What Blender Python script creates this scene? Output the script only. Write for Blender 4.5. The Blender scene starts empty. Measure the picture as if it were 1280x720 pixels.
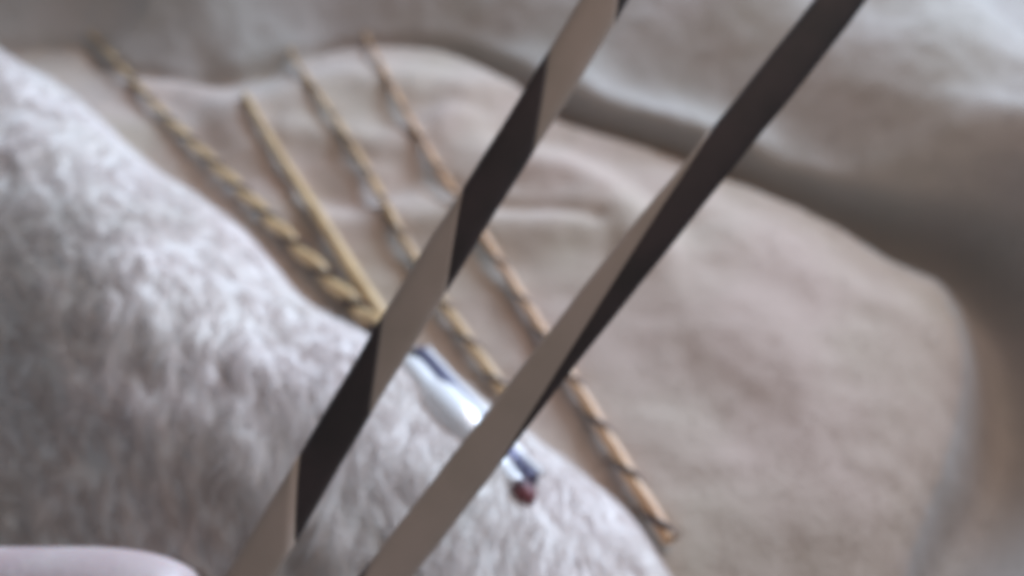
import bpy, bmesh, math
import numpy as np
from mathutils import Vector

sc = bpy.context.scene
COL = sc.collection

# ---------------------------------------------------------------- camera
CAM = np.array([0.0, -0.235, 0.28])
PITCH = math.radians(50)           # below the horizon
HF = 1100.0                        # focal length in photograph pixels (1280 wide)
cam_d = bpy.data.cameras.new('camera')
cam = bpy.data.objects.new('camera', cam_d)
COL.objects.link(cam)
cam.location = CAM
cam.rotation_euler = (math.pi / 2 - PITCH, 0, 0)
cam_d.sensor_width = 36.0
cam_d.lens = HF / 1280 * 36.0
cam_d.clip_start = 0.005
cam_d.clip_end = 50
cam_d.dof.use_dof = True
cam_d.dof.focus_distance = 0.155
cam_d.dof.aperture_fstop = 7.8
sc.camera = cam

FW = np.array([0, math.cos(PITCH), -math.sin(PITCH)])
UP = np.array([0, math.sin(PITCH), math.cos(PITCH)])
RT = np.array([1.0, 0, 0])

def ray(px, py):
    return FW + RT * ((px - 640) / HF) - UP * ((py - 360) / HF)

def G(px, py, z=0.0):
    """point of the place seen at a pixel of the photograph, on the level z"""
    r = ray(px, py)
    return CAM + r * ((z - CAM[2]) / r[2])

def D(px, py, depth):
    return CAM + ray(px, py) * depth

# ---------------------------------------------------------------- light
w = bpy.data.worlds.new('World')
sc.world = w
w.use_nodes = True
bg = w.node_tree.nodes['Background']
bg.inputs[0].default_value = (0.55, 0.78, 1.0, 1)
bg.inputs[1].default_value = 0.16

def area(name, loc, target, sx, sy, power, col):
    d = bpy.data.lights.new(name, 'AREA')
    d.shape = 'RECTANGLE'; d.size = sx; d.size_y = sy
    d.energy = power; d.color = col
    o = bpy.data.objects.new(name, d); COL.objects.link(o)
    o.location = loc
    o.rotation_euler = (Vector(target) - Vector(loc)).to_track_quat('-Z', 'Y').to_euler()
    return o
area('window_light', (1.20, 1.35, 0.80), (-0.1, 0.05, 0), 1.1, 0.7, 76, (0.55, 0.75, 1.0))
area('added_fill_light', (0.34, 0.24, 0.58), (0.04, 0.05, 0), 0.4, 0.4, 2.2, (1.0, 0.78, 0.66))  # warm fill lamp added to light the bed, no such source in view

sc.view_settings.view_transform = 'Standard'
sc.view_settings.look = 'None'
sc.view_settings.exposure = 0.0
sc.view_settings.gamma = 1.0
sc.cycles.use_denoising = True
sc.cycles.pixel_filter_type = 'GAUSSIAN'
sc.cycles.filter_width = 5.0
sc.cycles.max_bounces = 6
sc.cycles.sample_clamp_indirect = 3

# ---------------------------------------------------------------- materials
def mat(name, col, rough=0.8, metal=0.0, var=None, vscale=30, bump=0.0, bscale=400, sheen=0.0, coat=0.0, trans=0.0):
    m = bpy.data.materials.new(name); m.use_nodes = True
    nt = m.node_tree; N = nt.nodes; L = nt.links
    b = N['Principled BSDF']
    b.inputs['Base Color'].default_value = (*col, 1)
    b.inputs['Roughness'].default_value = rough
    b.inputs['Metallic'].default_value = metal
    if sheen:
        b.inputs['Sheen Weight'].default_value = sheen
        b.inputs['Sheen Roughness'].default_value = 0.6
    if coat:
        b.inputs['Coat Weight'].default_value = coat
        b.inputs['Coat Roughness'].default_value = 0.25
    tc = N.new('ShaderNodeTexCoord')
    if var:
        n = N.new('ShaderNodeTexNoise'); n.inputs['Scale'].default_value = vscale
        n.inputs['Detail'].default_value = 4
        L.new(tc.outputs['Object'], n.inputs['Vector'])
        r = N.new('ShaderNodeValToRGB')
        r.color_ramp.elements[0].position = 0.34; r.color_ramp.elements[1].position = 0.66
        r.color_ramp.elements[0].color = (*var, 1); r.color_ramp.elements[1].color = (*col, 1)
        L.new(n.outputs['Fac'], r.inputs['Fac'])
        L.new(r.outputs['Color'], b.inputs['Base Color'])
    if bump:
        n2 = N.new('ShaderNodeTexNoise'); n2.inputs['Scale'].default_value = bscale
        n2.inputs['Detail'].default_value = 6
        L.new(tc.outputs['Object'], n2.inputs['Vector'])
        bp = N.new('ShaderNodeBump'); bp.inputs['Strength'].default_value = bump
        bp.inputs['Distance'].default_value = 0.002
        L.new(n2.outputs['Fac'], bp.inputs['Height'])
        L.new(bp.outputs['Normal'], b.inputs['Normal'])
    return m

M_fleece = mat('beige_fleece', (0.45, 0.330, 0.270), 1.0, var=(0.42, 0.330, 0.252), vscale=14, bump=0.3, bscale=500, sheen=0.25)
M_rim = mat('fleece_shade_grey', (0.395, 0.338, 0.308), 1.0, var=(0.375, 0.335, 0.292), vscale=14, bump=0.3, bscale=500, sheen=0.25)  # fleece greyed in its colour to stand in for the rim's cooler shade
M_white = mat('cream_plush', (0.72, 0.63, 0.59), 1.0, var=(0.68, 0.61, 0.55), vscale=25, bump=0.2, bscale=500, sheen=0.2)
M_dark = mat('dark_brown_lacquer', (0.068, 0.044, 0.040), 0.75, var=(0.042, 0.030, 0.026), vscale=60)
M_taupe = mat('taupe_lacquer', (0.52, 0.385, 0.305), 0.7, var=(0.43, 0.325, 0.25), vscale=40)
M_gold = mat('gold_straw', (0.70, 0.48, 0.25), 0.4, var=(0.52, 0.34, 0.17), vscale=90, coat=0.3)
M_brown = mat('brown_strand', (0.05, 0.028, 0.025), 0.7, var=(0.03, 0.018, 0.018), vscale=90)
M_tan = mat('tan_straw', (0.66, 0.43, 0.22), 0.45, var=(0.54, 0.34, 0.17), vscale=80, coat=0.2)
M_orange = mat('orange_straw', (0.74, 0.44, 0.23), 0.45, var=(0.60, 0.34, 0.18), vscale=80, coat=0.2)
M_chrome = mat('bright_metal', (0.97, 0.93, 0.92), 0.28, 0.12, coat=0.8)
M_shade_blue = mat('blue_shade_tone', (0.12, 0.11, 0.17), 0.4, 0.5)  # dark blue colour stands in for shade on the bright metal
M_red = mat('dark_red_plastic', (0.30, 0.07, 0.07), 0.5, var=(0.07, 0.03, 0.035), vscale=200)
M_skin = mat('skin', (0.52, 0.42, 0.40), 0.45, var=(0.47, 0.35, 0.34), vscale=120, bump=0.15, bscale=900)
M_skin.node_tree.nodes['Principled BSDF'].inputs['Subsurface Weight'].default_value = 0.3
M_skin.node_tree.nodes['Principled BSDF'].inputs['Subsurface Radius'].default_value = (0.006, 0.002, 0.001)
M_nail = mat('fingernail', (0.70, 0.50, 0.47), 0.3)

# pile fibres let part of the light through
M_pile = M_white.copy(); M_pile.name = 'cream_pile_fibre'
_nt = M_pile.node_tree; _p = _nt.nodes['Principled BSDF']; _o = _nt.nodes['Material Output']
_t = _nt.nodes.new('ShaderNodeBsdfTranslucent'); _t.inputs['Color'].default_value = (0.74, 0.66, 0.63, 1)
_x = _nt.nodes.new('ShaderNodeMixShader'); _x.inputs[0].default_value = 0.6
_nt.links.new(_p.outputs[0], _x.inputs[1]); _nt.links.new(_t.outputs[0], _x.inputs[2]); _nt.links.new(_x.outputs[0], _o.inputs[0])

# ---------------------------------------------------------------- numpy helpers
rng = np.random.default_rng(7)

def make_noise(seed, cells=64):
    g = np.random.default_rng(seed).random((cells, cells))
    def f(x, y, s):
        X = x / s + 1000; Y = y / s + 1000
        xi = np.floor(X).astype(int); yi = np.floor(Y).astype(int)
        fx = X - xi; fy = Y - yi
        fx = fx * fx * (3 - 2 * fx); fy = fy * fy * (3 - 2 * fy)
        a = g[xi % cells, yi % cells]; b = g[(xi + 1) % cells, yi % cells]
        c = g[xi % cells, (yi + 1) % cells]; d = g[(xi + 1) % cells, (yi + 1) % cells]
        return (a * (1 - fx) + b * fx) * (1 - fy) + (c * (1 - fx) + d * fx) * fy - 0.5
    return f
nz1, nz2, nz3, nz4 = make_noise(1), make_noise(2), make_noise(3), make_noise(4)

def smooth_poly(pts, n=8, closed=True):
    P = np.array(pts, float); out = []
    m = len(P)
    rngi = range(m) if closed else range(m - 1)
    for i in rngi:
        if closed:
            p0, p1, p2, p3 = P[i - 1], P[i], P[(i + 1) % m], P[(i + 2) % m]
        else:
            p0, p1, p2, p3 = P[max(i - 1, 0)], P[i], P[i + 1], P[min(i + 2, m - 1)]
        for k in range(n):
            t = k / n
            out.append(0.5 * ((2 * p1) + (-p0 + p2) * t + (2 * p0 - 5 * p1 + 4 * p2 - p3) * t * t + (-p0 + 3 * p1 - 3 * p2 + p3) * t ** 3))
    if not closed: out.append(P[-1])
    return np.array(out)

def seg_dist(x, y, P, closed):
    d = np.full(x.shape, 1e9)
    n = len(P)
    for i in range(n if closed else n - 1):
        a = P[i]; b = P[(i + 1) % n]
        ab = b - a; L2 = ab @ ab + 1e-18
        t = np.clip(((x - a[0]) * ab[0] + (y - a[1]) * ab[1]) / L2, 0, 1)
        d = np.minimum(d, (x - a[0] - t * ab[0]) ** 2 + (y - a[1] - t * ab[1]) ** 2)
    return np.sqrt(d)

def inside(x, y, P):
    r = np.zeros(x.shape, bool); n = len(P)
    for i in range(n):
        a = P[i]; b = P[(i + 1) % n]
        c = (a[1] > y) != (b[1] > y)
        den = b[1] - a[1] if abs(b[1] - a[1]) > 1e-12 else 1e-12
        r ^= c & (x < (b[0] - a[0]) * (y - a[1]) / den + a[0])
    return r

def sstep(a, b, x):
    t = np.clip((x - a) / (b - a), 0, 1)
    return t * t * (3 - 2 * t)

# ---------------------------------------------------------------- the fleece bed as a height field
seam_px = [(60, 60), (130, 88), (200, 97), (262, 98), (320, 87), (380, 68), (450, 56), (560, 62), (640, 100), (700, 145), (780, 172), (850, 195), (925, 220),
           (1000, 248), (1110, 292), (1208, 330), (1272, 400), (1294, 490), (1270, 590), (1200, 700), (1085, 830)]
seam = [G(*p)[:2] for p in seam_px] + [np.array(p) for p in [(-0.02, -0.19), (-0.33, -0.14), (-0.40, 0.1)]]
SEAM = smooth_poly(seam, 5)
# soft folds in the cloth: (pixel path, height, half width in metres)
folds_px = [
    ([(590, 135), (680, 120), (760, 150), (850, 180), (930, 200)], 0.0035, 0.011),
    ([(650, 225), (720, 235), (775, 275), (800, 330)], 0.0055, 0.012),
    ([(640, 190), (720, 205), (800, 260), (850, 300)], -0.0040, 0.012),
    ([(180, 122), (240, 125), (290, 165), (315, 210)], 0.0035, 0.012),
    ([(255, 92), (292, 104), (330, 92)], -0.005, 0.012),
    ([(330, 155), (420, 120), (520, 130), (600, 120)], 0.0040, 0.016),
    ([(370, 190), (430, 200), (500, 205), (570, 170)], 0.0035, 0.010),
    ([(395, 262), (450, 282), (520, 250), (560, 262)], -0.0035, 0.009),
    ([(420, 305), (480, 300), (560, 300), (640, 315), (720, 300)], 0.0045, 0.012),
    ([(600, 285), (680, 290), (740, 300)], -0.0030, 0.005),
    ([(760, 330), (860, 400), (960, 470)], 0.0020, 0.02),
    ([(800, 470), (880, 520), (960, 600)], -0.0015, 0.015),
]
rim_folds_px = [
    ([(850, 120), (960, 160), (1080, 190), (1180, 230)], 0.010, 0.020),
    ([(790, 60), (900, 90), (1010, 130), (1120, 150), (1230, 130)], -0.009, 0.020),
    ([(940, 10), (1040, 60), (1150, 70), (1260, 20)], 0.010, 0.024),
    ([(480, 20), (600, 20), (700, 50), (800, 110)], 0.005, 0.014),
    ([(400, -10), (560, -10), (700, 10)], -0.008, 0.018),
]
FOLDS = [(smooth_poly([G(*p)[:2] for p in P], 4, False), a, wd) for P, a, wd in folds_px]
RFOLDS = [(smooth_poly([G(p[0], p[1], 0.03)[:2] for p in P], 4, False), a, wd) for P, a, wd in rim_folds_px]

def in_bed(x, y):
    # tan colour ends at the seam; the shade grey reaches further in on the right
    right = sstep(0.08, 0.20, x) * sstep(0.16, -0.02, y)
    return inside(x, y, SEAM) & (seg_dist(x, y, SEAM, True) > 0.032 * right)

def bed_h(x, y):
    x = np.asarray(x, float); y = np.asarray(y, float)
    d = seg_dist(x, y, SEAM, True)
    ins = inside(x, y, SEAM)
    out = np.where(ins, 0, d)
    # rim: a stuffed roll outside the seam
    right = sstep(0.08, 0.20, x) * sstep(0.16, -0.02, y)
    z = 0.008 * (1 - np.exp(-(out / 0.012) ** 1.3)) * (1 - right) * 0.7 + 0.052 * sstep(-0.03, 0.21, out) + 0.055 * sstep(0.05, -0.12, x) * sstep(0.0, 0.15, out)
    lf = sstep(0.02, -0.16, x)
    z -= lf * 0.6 * 0.008 * (1 - np.exp(-(out / 0.012) ** 1.3))
    # right hand wall of the bed climbs more steeply
    z += right * (0.052 * sstep(0.0, 0.060, np.where(ins, -d, d)))
    # and rolls over, away from the bed, at the far right
    z -= sstep(0.18, 0.32, x) * 0.10 * sstep(0.070, 0.22, out)
    # stitched seam
    low = right * sstep(0.06, -0.06, y)
    z -= (0.013 - 0.009 * lf + 0.009 * right + 0.006 * low) * np.exp(-(d / (0.0044 + 0.0050 * right + 0.012 * low)) ** 2)
    z += low * 0.065 * sstep(0.008, 0.075, out)
    # floor swells between the seams
    din = np.where(ins, d, 0)
    z += 0.010 * sstep(0, 0.06, din)
    for P, a, wd in FOLDS:
        z += a * np.exp(-(seg_dist(x, y, P, False) / wd) ** 2)
    for P, a, wd in RFOLDS:
        z += 0.4 * a * np.exp(-(seg_dist(x, y, P, False) / wd) ** 2) * (~ins)
    z += 0.0030 * nz1(x, y, 0.050) + 0.0014 * nz2(x + 0.3 * y, y, 0.021) + 0.0009 * nz3(x, y, 0.008)
    return z

# white plush mound lying over the left and bottom of the bed
edge_px = [(-190, -120, .03), (-80, -35, .03), (0, 42, .03), (90, 96, .03), (180, 176, .03), (245, 222, .028), (305, 268, .026), (350, 320, .024), (385, 362, .022), (440, 398, .020),
           (540, 448, .014), (640, 520, .014), (740, 592, .014), (805, 650, .014), (850, 730, .014), (880, 850, .014)]
edge = [G(*p)[:2] for p in edge_px] + [np.array(p) for p in [(0.02, -0.27), (-0.35, -0.27), (-0.62, -0.05), (-0.62, 0.35)]]
EDGE = smooth_poly(edge, 5)
CREST = smooth_poly([G(*p, .04)[:2] for p in [(-300, -150), (-60, 60), (100, 190), (230, 300), (340, 420), (470, 520), (600, 600), (760, 720), (900, 900)]], 4, False)

def streak(x, y):
    # pile combed into soft locks, longer along the lie of the pile
    a = -1.0 + 1.3 * nz1(x, y, 0.11)
    xr = x + 0.012 * nz2(x, y, 0.03); yr = y + 0.012 * nz3(x, y, 0.03)
    c, s_ = math.cos(-1.0), math.sin(-1.0)
    u = xr * c + yr * s_; v = -xr * s_ + yr * c
    return 0.0013 * nz4(u, v * 3.6, 0.021) + 0.0004 * nz2(u + .3, v * 3.4, 0.0105)

def mound_h(x, y):
    x = np.asarray(x, float); y = np.asarray(y, float)
    d = seg_dist(x, y, EDGE, True)
    ins = inside(x, y, EDGE)
    din = np.where(ins, d, -d)
    lr = sstep(0.16, -0.12, x)                 # full height at the left, low at the right
    H = 0.017 + 0.045 * lr
    z = H * np.sqrt(np.clip(1 - (1 - np.clip(din / (0.036 + 0.059 * lr), 0, 1)) ** 2, 0, 1))
    z += 0.004
    # falls away towards the lower left
    fall = np.clip(din - 0.045, 0, 1)
    z -= 0.100 * lr * (1 - np.exp(-(fall / 0.12) ** 1.7))
    z += (0.004 * nz2(x, y, 0.045) + 0.0012 * nz3(x * 1.3 + y * .7, y - x * .3, 0.016) + 0.0005 * nz4(x, y, 0.007) + streak(x, y)) * sstep(0, 0.02, din)
    return z, din

def grid_mesh(name, x0, x1, y0, y1, nx, ny, hf, keep=None, skirt=None):
    X, Y = np.meshgrid(np.linspace(x0, x1, nx), np.linspace(y0, y1, ny))
    Z = hf(X.ravel(), Y.ravel()).reshape(X.shape)
    V = np.stack([X.ravel(), Y.ravel(), Z.ravel()], 1)
    i = np.arange(nx * ny).reshape(ny, nx)
    F = np.stack([i[:-1, :-1].ravel(), i[:-1, 1:].ravel(), i[1:, 1:].ravel(), i[1:, :-1].ravel()], 1)
    if keep is not None:
        k = keep(X.ravel(), Y.ravel())
        F = F[k[F].all(1)]
        used = np.unique(F); mp = np.zeros(len(V), int); mp[used] = np.arange(len(used))
        V = V[used]; F = mp[F]
    me = bpy.data.meshes.new(name)
    me.vertices.add(len(V)); me.vertices.foreach_set('co', V.ravel())
    me.loops.add(len(F) * 4); me.loops.foreach_set('vertex_index', F.ravel().astype(np.int32))
    me.polygons.add(len(F)); me.polygons.foreach_set('loop_start', np.arange(0, len(F) * 4, 4, dtype=np.int32))
    me.polygons.foreach_set('use_smooth', np.ones(len(F), bool))
    me.update(calc_edges=True); me.validate()
    return me

def link(name, me, m=None, parent=None):
    o = bpy.data.objects.new(name, me); COL.objects.link(o)
    if m is not None:
        me.materials.clear(); me.materials.append(m)
    if parent is not None: o.parent = parent
    return o

def thing(name, label, cat, loc=(0, 0, 0), group=None):
    o = bpy.data.objects.new(name, None); COL.objects.link(o)
    o.location = loc; o.empty_display_size = 0.02
    o['label'] = label; o['category'] = cat
    if group: o['group'] = group
    return o

floor_me = grid_mesh('fleece_cloth', -0.62, 0.62, -0.40, 0.95, 620, 620, bed_h)
# give the cloth a thickness: a rim of faces going down to an underside
bm = bmesh.new(); bm.from_mesh(floor_me)
be = [e for e in bm.edges if e.is_boundary]
r = bmesh.ops.extrude_edge_only(bm, edges=be)
for v in r['geom']:
    if isinstance(v, bmesh.types.BMVert): v.co.z = -0.03
bm.to_mesh(floor_me); bm.free()
cloth = link('ground_cloth', floor_me, M_fleece)
cloth['kind'] = 'structure'
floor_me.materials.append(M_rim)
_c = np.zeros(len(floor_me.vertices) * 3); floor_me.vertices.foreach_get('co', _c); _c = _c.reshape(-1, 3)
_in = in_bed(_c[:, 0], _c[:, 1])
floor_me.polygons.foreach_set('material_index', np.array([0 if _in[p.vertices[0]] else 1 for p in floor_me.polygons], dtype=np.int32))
floor_me.update()

def fur(name, n, samp, hf, length, width, dirf, m, parent, segs=2, lift=0.5, seed=1, clump=0.0):
    """short curved tapered fibres rooted on a surface, joined into one mesh"""
    R = np.random.default_rng(seed)
    x, y = samp(R, n)
    z = hf(x, y); e = 0.0012
    gx = (hf(x + e, y) - z) / e; gy = (hf(x, y + e) - z) / e
    nr = np.stack([-gx, -gy, np.ones_like(z)], 1); nr /= np.linalg.norm(nr, axis=1)[:, None]
    if clump:
        cx = np.floor(x / clump); cy = np.floor(y / clump)
        jit = lambda k: np.modf(np.abs(np.sin(cx * 127.1 + cy * 311.7 + k) * 43758.5453))[0]
        ccx = (cx + jit(0.0)) * clump; ccy = (cy + jit(2.3)) * clump
        a = dirf(ccx, ccy) + (jit(5.1) - 0.5) * 0.8 + R.normal(0, 0.2, len(x))
    else:
        a = dirf(x, y) + R.normal(0, 0.45, len(x))
    t = np.stack([np.cos(a), np.sin(a), np.zeros_like(a)], 1)
    t -= nr * (t * nr).sum(1)[:, None]; t /= np.linalg.norm(t, axis=1)[:, None]
    s = np.cross(nr, t)
    Ln = length * R.uniform(0.55, 1.25, len(x)); wd = width * R.uniform(0.6, 1.3, len(x))
    rt = np.stack([x, y, z], 1) - nr * 0.0005
    li = lift * R.uniform(0.5, 1.3, len(x))
    rows = []
    for k in range(segs + 1):
        u = k / segs
        c = rt + t * (Ln * u)[:, None] + nr * (Ln * li * (u - 0.45 * u * u))[:, None]
        if clump:
            q = 0.28 * u * u
            c = c.copy(); c[:, 0] += (ccx - x) * q; c[:, 1] += (ccy - y) * q
            c += nr * (jit(7.7) * clump * 0.14 * u)[:, None]
        ww = wd * (1 - 0.85 * u) * 0.5
        rows += [c - s * ww[:, None], c + s * ww[:, None]]
    V = np.stack(rows, 1)          # strand, 2*(segs+1), 3
    nv = V.shape[1]; base = (np.arange(len(x)) * nv)[:, None]
    F = np.concatenate([base + np.array([[2 * k, 2 * k + 1, 2 * k + 3, 2 * k + 2]]) for k in range(segs)], 0)
    V = V.reshape(-1, 3)
    me = bpy.data.meshes.new(name)
    me.vertices.add(len(V)); me.vertices.foreach_set('co', V.ravel())
    me.loops.add(len(F) * 4); me.loops.foreach_set('vertex_index', F.ravel().astype(np.int32))
    me.polygons.add(len(F)); me.polygons.foreach_set('loop_start', np.arange(0, len(F) * 4, 4, dtype=np.int32))
    me.polygons.foreach_set('use_smooth', np.ones(len(F), bool))
    me.update(calc_edges=True)
    o = link(name, me, m, parent); o['kind'] = 'stuff'
    return o

def samp_bed(R, n):
    x = R.uniform(-0.45, 0.45, n); y = R.uniform(-0.2, 0.55, n)
    k = ~((mound_h(x, y)[1]) > 0.01) & in_bed(x, y)
    return x[k], y[k]
def samp_rim(R, n):
    x = R.uniform(-0.45, 0.45, n); y = R.uniform(-0.2, 0.55, n)
    k = ~((mound_h(x, y)[1]) > 0.01) & ~in_bed(x, y)
    return x[k], y[k]
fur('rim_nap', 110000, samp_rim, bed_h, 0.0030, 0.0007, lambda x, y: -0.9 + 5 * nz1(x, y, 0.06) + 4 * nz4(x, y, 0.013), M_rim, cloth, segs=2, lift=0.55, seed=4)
fur('nap', 130000, samp_bed, bed_h, 0.0026, 0.0007, lambda x, y: -0.9 + 5 * nz1(x, y, 0.06) + 4 * nz4(x, y, 0.013), M_fleece, cloth, segs=2, lift=0.55, seed=3)

mound = thing('plush_cushion', 'white long-pile plush cushion bulging over the left and bottom of the beige fleece', 'cushion', (-0.2, -0.05, 0.0))
def place_child(o, parent):
    o.parent = parent
    o.location = -parent.location
mh = lambda x, y: mound_h(x, y)[0]
me = grid_mesh('cushion_cover', -0.62, 0.3, -0.27, 0.42, 760, 580, mh, keep=lambda x, y: mound_h(x, y)[1] > -0.002)
bm = bmesh.new(); bm.from_mesh(me)
be = [e for e in bm.edges if e.is_boundary]
r = bmesh.ops.extrude_edge_only(bm, edges=be)
for v in r['geom']:
    if isinstance(v, bmesh.types.BMVert): v.co.z = 0.0
bm.to_mesh(me); bm.free()
place_child(link('cover', me, M_white), mound)
def samp_m(R, n):
    x = R.uniform(-0.5, 0.26, n); y = R.uniform(-0.24, 0.36, n)
    k = mound_h(x, y)[1] > 0.0005
    return x[k], y[k]
f = fur('pile', 300000, samp_m, mh, 0.0095, 0.00055, lambda x, y: -1.0 + 1.8 * nz1(x, y, 0.06) + 1.0 * nz2(x, y, 0.016), M_pile, None, segs=3, lift=0.19, seed=5, clump=0.0055)
place_child(f, mound)

# ---------------------------------------------------------------- sticks lying in the bed
def tube(name, path, radii, m, parent, ns=10, flat=1.0, cap=True, smooth=True):
    """closed tube along a path with a radius at each point"""
    P = np.array(path, float); n = len(P)
    T = np.gradient(P, axis=0); T /= np.linalg.norm(T, axis=1)[:, None]
    up = np.array([0, 0, 1.0])
    V = []; F = []
    for i in range(n):
        s = np.cross(T[i], up); s /= np.linalg.norm(s); u = np.cross(s, T[i])
        for k in range(ns):
            a = 2 * math.pi * k / ns
            V.append(P[i] + radii[i] * (math.cos(a) * s + flat * math.sin(a) * u))
    for i in range(n - 1):
        for k in range(ns):
            k2 = (k + 1) % ns
            F.append((i * ns + k, i * ns + k2, (i + 1) * ns + k2, (i + 1) * ns + k))
    if cap:
        F.append(tuple(range(ns))[::-1]); F.append(tuple((n - 1) * ns + k for k in range(ns)))
    me = bpy.data.meshes.new(name); me.from_pydata([tuple(v) for v in V], [], F)
    for p in me.polygons: p.use_smooth = smooth and len(p.vertices) == 4
    me.update()
    o = link(name, me, m)
    place_child(o, parent)
    return o

def resample(P, n):
    P = np.array(P, float)
    d = np.r_[0, np.cumsum(np.linalg.norm(np.diff(P, axis=0), axis=1))]
    t = np.linspace(0, d[-1], n)
    return np.stack([np.interp(t, d, P[:, k]) for k in range(3)], 1), d[-1]

def lay(pxs, r0, r1, zg=0.010, n=60, extra=0.0):
    """path through pixels, resting on whichever cloth is higher"""
    P = smooth_poly([G(p[0], p[1], p[2] if len(p) > 2 else zg) for p in pxs], 6, False)
    P, L = resample(P, n)
    rr = np.linspace(r0, r1, n)
    return P, L, rr

def rest(P, rr, k=0.6):
    zb = bed_h(P[:, 0], P[:, 1]); zm, dm = mound_h(P[:, 0], P[:, 1])
    z = np.where(dm > 0.0, np.maximum(zb, zm), zb) + rr * k + 0.0015
    # a stiff stick bridges the hollows: upper envelope, smoothed
    n = len(z)
    zz = z.copy()
    for _ in range(14):
        s = zz.copy(); s[1:-1] = np.maximum(z[1:-1], 0.5 * (zz[:-2] + zz[2:])) * 0.5 + zz[1:-1] * 0.5
        zz = s
    return zz

def on_rays(P, z):
    """slide each point along its sight line to the resting height"""
    out = []
    for p, h in zip(P, z):
        r = p - CAM
        out.append(CAM + r * ((h - CAM[2]) / r[2]))
    return np.array(out)

def settle(pxs, r0, r1, n=60, k=0.6, zg=0.010):
    P, L, rr = lay(pxs, r0, r1, zg, n)
    for _ in range(3):
        P = on_rays(P, rest(P, rr, k))
    # smooth
    for _ in range(6):
        Q = P.copy(); Q[1:-1] = (P[:-2] + 2 * P[1:-1] + P[2:]) / 4; P = Q
    return P, rr

def helix(P, rr, turns, phase, amp, start=0.0, power=1.0):
    T = np.gradient(P, axis=0); T /= np.linalg.norm(T, axis=1)[:, None]
    out = []
    n = len(P)
    for i in range(n):
        s = np.cross(T[i], [0, 0, 1.0]); s /= np.linalg.norm(s); u = np.cross(s, T[i])
        a = phase + 2 * math.pi * turns * (i / (n - 1)) ** power
        out.append(P[i] + amp * rr[i] * (math.cos(a) * s + math.sin(a) * u))
    return np.array(out)

def twisted(name, label, pxs, r0, r1, turns, mA, mB, grp, cat='twisted stick', n=260, k=0.8, core=True):
    P, rr = settle(pxs, r0, r1, 60, k)
    t = thing(name, label, cat, P[len(P) // 2], grp)
    Pn, _ = resample(P, n); rn = np.interp(np.linspace(0, 1, n), np.linspace(0, 1, 60), rr)
    if core:
        tube('shaft', helix(Pn, rn, turns, 0.0, 0.06), rn * 0.92, mA, t, 10)
        tube('winding', helix(Pn, rn, turns, math.pi, 0.62, power=1.08), rn * 0.50, mB, t, 8)
    else:
        tube('strand', helix(Pn, rn, turns, 0.0, 0.25), rn * 0.84, mA, t, 10)
        tube('strand', helix(Pn, rn, turns, math.pi, 0.72, power=1.0), rn * 0.40, mB, t, 8)
    return t, P, rr

GRP = 'thin sticks fanned out on the fleece'
# thick twisted cord with the metal end
tA, PA, rA = twisted('twisted_rope', 'thick gold and brown twisted rope with shiny metal end beside the white plush edge',
    [(112, 40), (150, 82), (200, 138), (265, 202), (330, 266), (400, 338), (470, 408), (510, 452)], 0.0010, 0.0038, 14, M_gold, M_brown, GRP, 'rope', core=False)
# smooth golden stick
PB, rB_ = settle([(306, 118), (345, 186), (400, 272), (445, 345), (486, 408)], 0.0014, 0.0031, 60, 0.9)
tB = thing('smooth_stick', 'smooth straight pale gold stick, the only one without twists', 'stick', PB[30], GRP)
tube('shaft', PB, rB_, M_gold, tB, 12)
# two thin spotted ones
twisted('twisted_stick', 'thin twisted tan stick with dark spots, running between the smooth stick and the orange one',
        [(360, 58), (375, 85), (415, 142), (462, 218), (510, 308), (560, 388), (632, 492)], 0.0010, 0.0024, 12, M_tan, M_brown, GRP)
twisted('twisted_stick', 'long thin twisted orange tan stick, the rightmost of the fan',
        [(456, 42), (490, 108), (545, 205), (608, 300), (672, 404), (720, 480), (778, 578), (838, 676)], 0.0009, 0.0027, 15, M_orange, M_brown, GRP)

# metal ferrule and red end of the thick cord
Pf = [G(498, 440, .036), G(537, 488, .039), G(582, 538, .040), G(624, 585, .038), G(648, 608, .042)]
Pf, _ = resample(smooth_poly(Pf, 6, False), 40)
rf = np.interp(np.linspace(0, 1, 40), [0, .05, .25, .55, .8, 1], [.0060, .0078, .0094, .0094, .0070, .0050])
off = np.array([1.0, 0.75, 0]) / 1.25
tube('ferrule', Pf, rf * np.interp(np.linspace(0, 1, 40), [0, .15, .3, .4, .6, .75, 1], [.36, .50, .48, .76, .84, .62, .54]), M_chrome, tA, 20)
tube('shade_strip', Pf[2:] + off * 0.0052 - np.array([0, 0, .0022]), rf[2:] * 0.45, M_shade_blue, tA, 16)  # added dark tube, imitates the shaded side of the metal
tube('glint_strip', Pf[2:] + off * 0.0092 - np.array([0, 0, .003]), rf[2:] * 0.20, M_chrome, tA, 10)  # added bright tube, imitates the highlight along the metal's edge
Pe, _ = resample([Pf[-1] - (Pf[-1] - Pf[-3]) * .2, G(665, 630, .042)], 10)
tube('end_bead', Pe, [.0030, .0033, .0037, .0032, .0036, .0038, .0030, .0031, .0020, .001], M_red, tA, 14)

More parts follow.
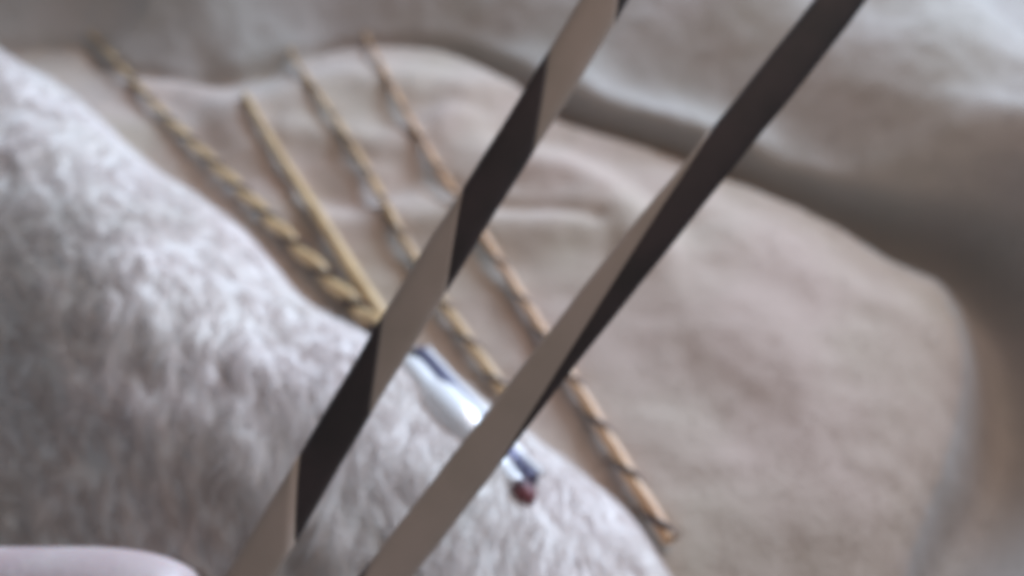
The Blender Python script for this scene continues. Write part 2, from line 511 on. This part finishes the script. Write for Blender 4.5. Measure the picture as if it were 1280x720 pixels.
# ---------------------------------------------------------------- the two broad bars close to the lens
def bar(name, label, L0, L1, R0, R1, d0, d1, cuts, thick):
    """flat bar with rounded edges. L0..R1: edge pixels of the photo at y=0 and y=720; d0,d1 depths; cuts: (y at left edge, y at right edge, material above)"""
    a = (D(L0, 0, d0) + D(R0, 0, d0)) / 2; b = (D(L1, 720, d1) + D(R1, 720, d1)) / 2
    ax = (b - a) / np.linalg.norm(b - a)
    nrm = np.cross(ax, np.cross(FW, ax)); nrm /= np.linalg.norm(nrm)
    if nrm @ FW > 0: nrm = -nrm
    side = np.cross(ax, nrm)
    if side @ RT < 0: side = -side
    # true width at both ends, measured across the bar
    def width(py, t):
        lx = L0 + (L1 - L0) * py / 720; rx = R0 + (R1 - R0) * py / 720
        d = d0 + (d1 - d0) * t
        pl = D(lx, py, d); pr = D(rx, py, d)
        return abs((pr - pl) @ side)
    Lg = np.linalg.norm(b - a)
    w0, w1 = width(0, 0), width(720, 1)
    def s_of(px, py):      # axial coordinate of an edge pixel
        rr = ray(px, py)
        # intersect with the bar plane
        t = ((a - CAM) @ nrm) / (rr @ nrm)
        return (CAM + rr * t - a) @ ax
    lx = lambda y: L0 + (L1 - L0) * y / 720
    rx = lambda y: R0 + (R1 - R0) * y / 720
    root = thing(name, label, 'bar', tuple((a + b) / 2))
    prev = None
    ns = 28
    cs = [(math.copysign(abs(math.cos(t)) ** 0.75, math.cos(t)), math.copysign(abs(math.sin(t)) ** 0.8, math.sin(t))) for t in np.linspace(0, 2 * math.pi, ns, endpoint=False)]
    for i in range(len(cuts) - 1):
        (l0, r0, _), (l1, r1, m) = cuts[i], cuts[i + 1]
        S = []
        for (l, r_) in ((l0, r0), (l1, r1)):
            S.append((s_of(lx(l), l), s_of(rx(r_), r_)))
        V = []; F = []; rows = 24
        for j in range(rows + 1):
            u = j / rows
            for cx, cy in cs:
                f = (cx + 1) / 2
                sa = S[0][0] * (1 - f) + S[0][1] * f; sb = S[1][0] * (1 - f) + S[1][1] * f
                s = (sa + 0.00006) * (1 - u) + (sb - 0.00006) * u
                w = (w0 + (w1 - w0) * s / Lg) / 2
                wob = 1 + 0.02 * math.sin(s * 90) + 0.012 * math.sin(s * 260 + 1)
                bend = side * (0.00035 * math.sin(s * 38 + 1)) + nrm * (0.0006 * math.sin(s * 30))
                V.append(tuple(a + bend + ax * s + side * cx * w * wob + nrm * cy * thick / 2))
        for j in range(rows):
            for k in range(ns):
                k2 = (k + 1) % ns
                F.append((j * ns + k, j * ns + k2, (j + 1) * ns + k2, (j + 1) * ns + k))
        F.append(tuple(range(ns))[::-1]); F.append(tuple(rows * ns + k for k in range(ns)))
        me = bpy.data.meshes.new('section'); me.from_pydata(V, [], F)
        for p in me.polygons: p.use_smooth = len(p.vertices) == 4
        bm = bmesh.new(); bm.from_mesh(me); bmesh.ops.recalc_face_normals(bm, faces=bm.faces); bm.to_mesh(me); bm.free()
        o = link('dark_section' if m is M_dark else 'light_section', me, m)
        place_child(o, root)
    return root

bar('striped_bar', 'flat bar with alternating slanted dark brown and taupe stripes, left of the two in front',
    723, 280, 784, 342, 0.222, 0.206,
    [(-560, -450, M_taupe), (-300, -180, M_taupe), (-95, 30, M_dark), (62, 196, M_taupe), (235, 368, M_dark), (392, 524, M_taupe), (564, 678, M_dark), (1180, 1290, M_taupe)], 0.0050)
bar('two_tone_bar', 'flat bar, dark at its upper half and taupe below, right of the two in front',
    1015, 445, 1083, 515, 0.226, 0.204,
    [(-560, -450, M_dark), (160, 600, M_dark), (700, 900, M_taupe), (1180, 1290, M_dark)], 0.0054)

# ---------------------------------------------------------------- fingertip at the bottom left corner
def hand():
    h = thing('hand', 'blurred pale pink fingertip poking in at the bottom left corner of the frame', 'hand', tuple(D(-60, 822, 0.1168)))
    me = bpy.data.meshes.new('fingers')
    d = .16
    pts = []; ed = []; rad = []
    def chain(root, lst):
        prev = root
        for (p, r_) in lst:
            pts.append(tuple(p)); rad.append(r_)
            if prev is not None: ed.append((prev, len(pts) - 1))
            prev = len(pts) - 1
        return prev
    # palm and wrist out of the frame, index finger stretched to the right
    chain(None, [(D(-520, 922, 0.1256), .018), (D(-420, 822, 0.1241), .017)])
    k = 1
    chain(k, [(D(-300, 792, 0.1226), .0105), (D(-200, 770, 0.1205), .0092), (D(-72, 763, 0.119), .0090), (D(38, 762, 0.1175), .0086), (D(128, 762, 0.1168), .0088), (D(198, 767, 0.1161), .0080), (D(243, 777, 0.1153), .0062)])
    chain(k, [(D(-350, 922, 0.1241), .0105), (D(-230, 922, 0.1212), .0092), (D(-120, 927, 0.119), .0088), (D(-40, 952, 0.1183), .0080), (D(-20, 982, 0.1175), .0062)])
    chain(0, [(D(-450, 1022, 0.1278), .0105), (D(-340, 1032, 0.1256), .0092), (D(-250, 1052, 0.1241), .0086), (D(-210, 1082, 0.1226), .0064)])
    chain(0, [(D(-500, 1102, 0.1314), .0098), (D(-410, 1132, 0.1299), .0084), (D(-350, 1162, 0.1285), .0060)])
    chain(k, [(D(-380, 742, 0.1132), .0100), (D(-330, 662, 0.1095), .0095), (D(-300, 592, 0.108), .0080)])
    chain(0, [(D(-760, 1022, 0.1314), .024), (D(-1100, 1172, 0.1387), .027)])
    me.from_pydata(pts, ed, [])
    o = bpy.data.objects.new('fingers', me); COL.objects.link(o)
    me.materials.append(M_skin)
    sk = o.modifiers.new('skin', 'SKIN'); sk.use_smooth_shade = True
    for v, r_ in zip(me.skin_vertices[0].data, rad):
        v.radius = (r_, r_)
    me.skin_vertices[0].data[0].use_root = True
    o.modifiers.new('sub', 'SUBSURF').render_levels = 2
    o.modifiers['sub'].levels = 2
    dg = bpy.context.evaluated_depsgraph_get()
    m2 = bpy.data.meshes.new_from_object(o.evaluated_get(dg))
    bpy.data.objects.remove(o)
    for p in m2.polygons: p.use_smooth = True
    o2 = link('skin', m2, M_skin)
    place_child(o2, h)
hand()
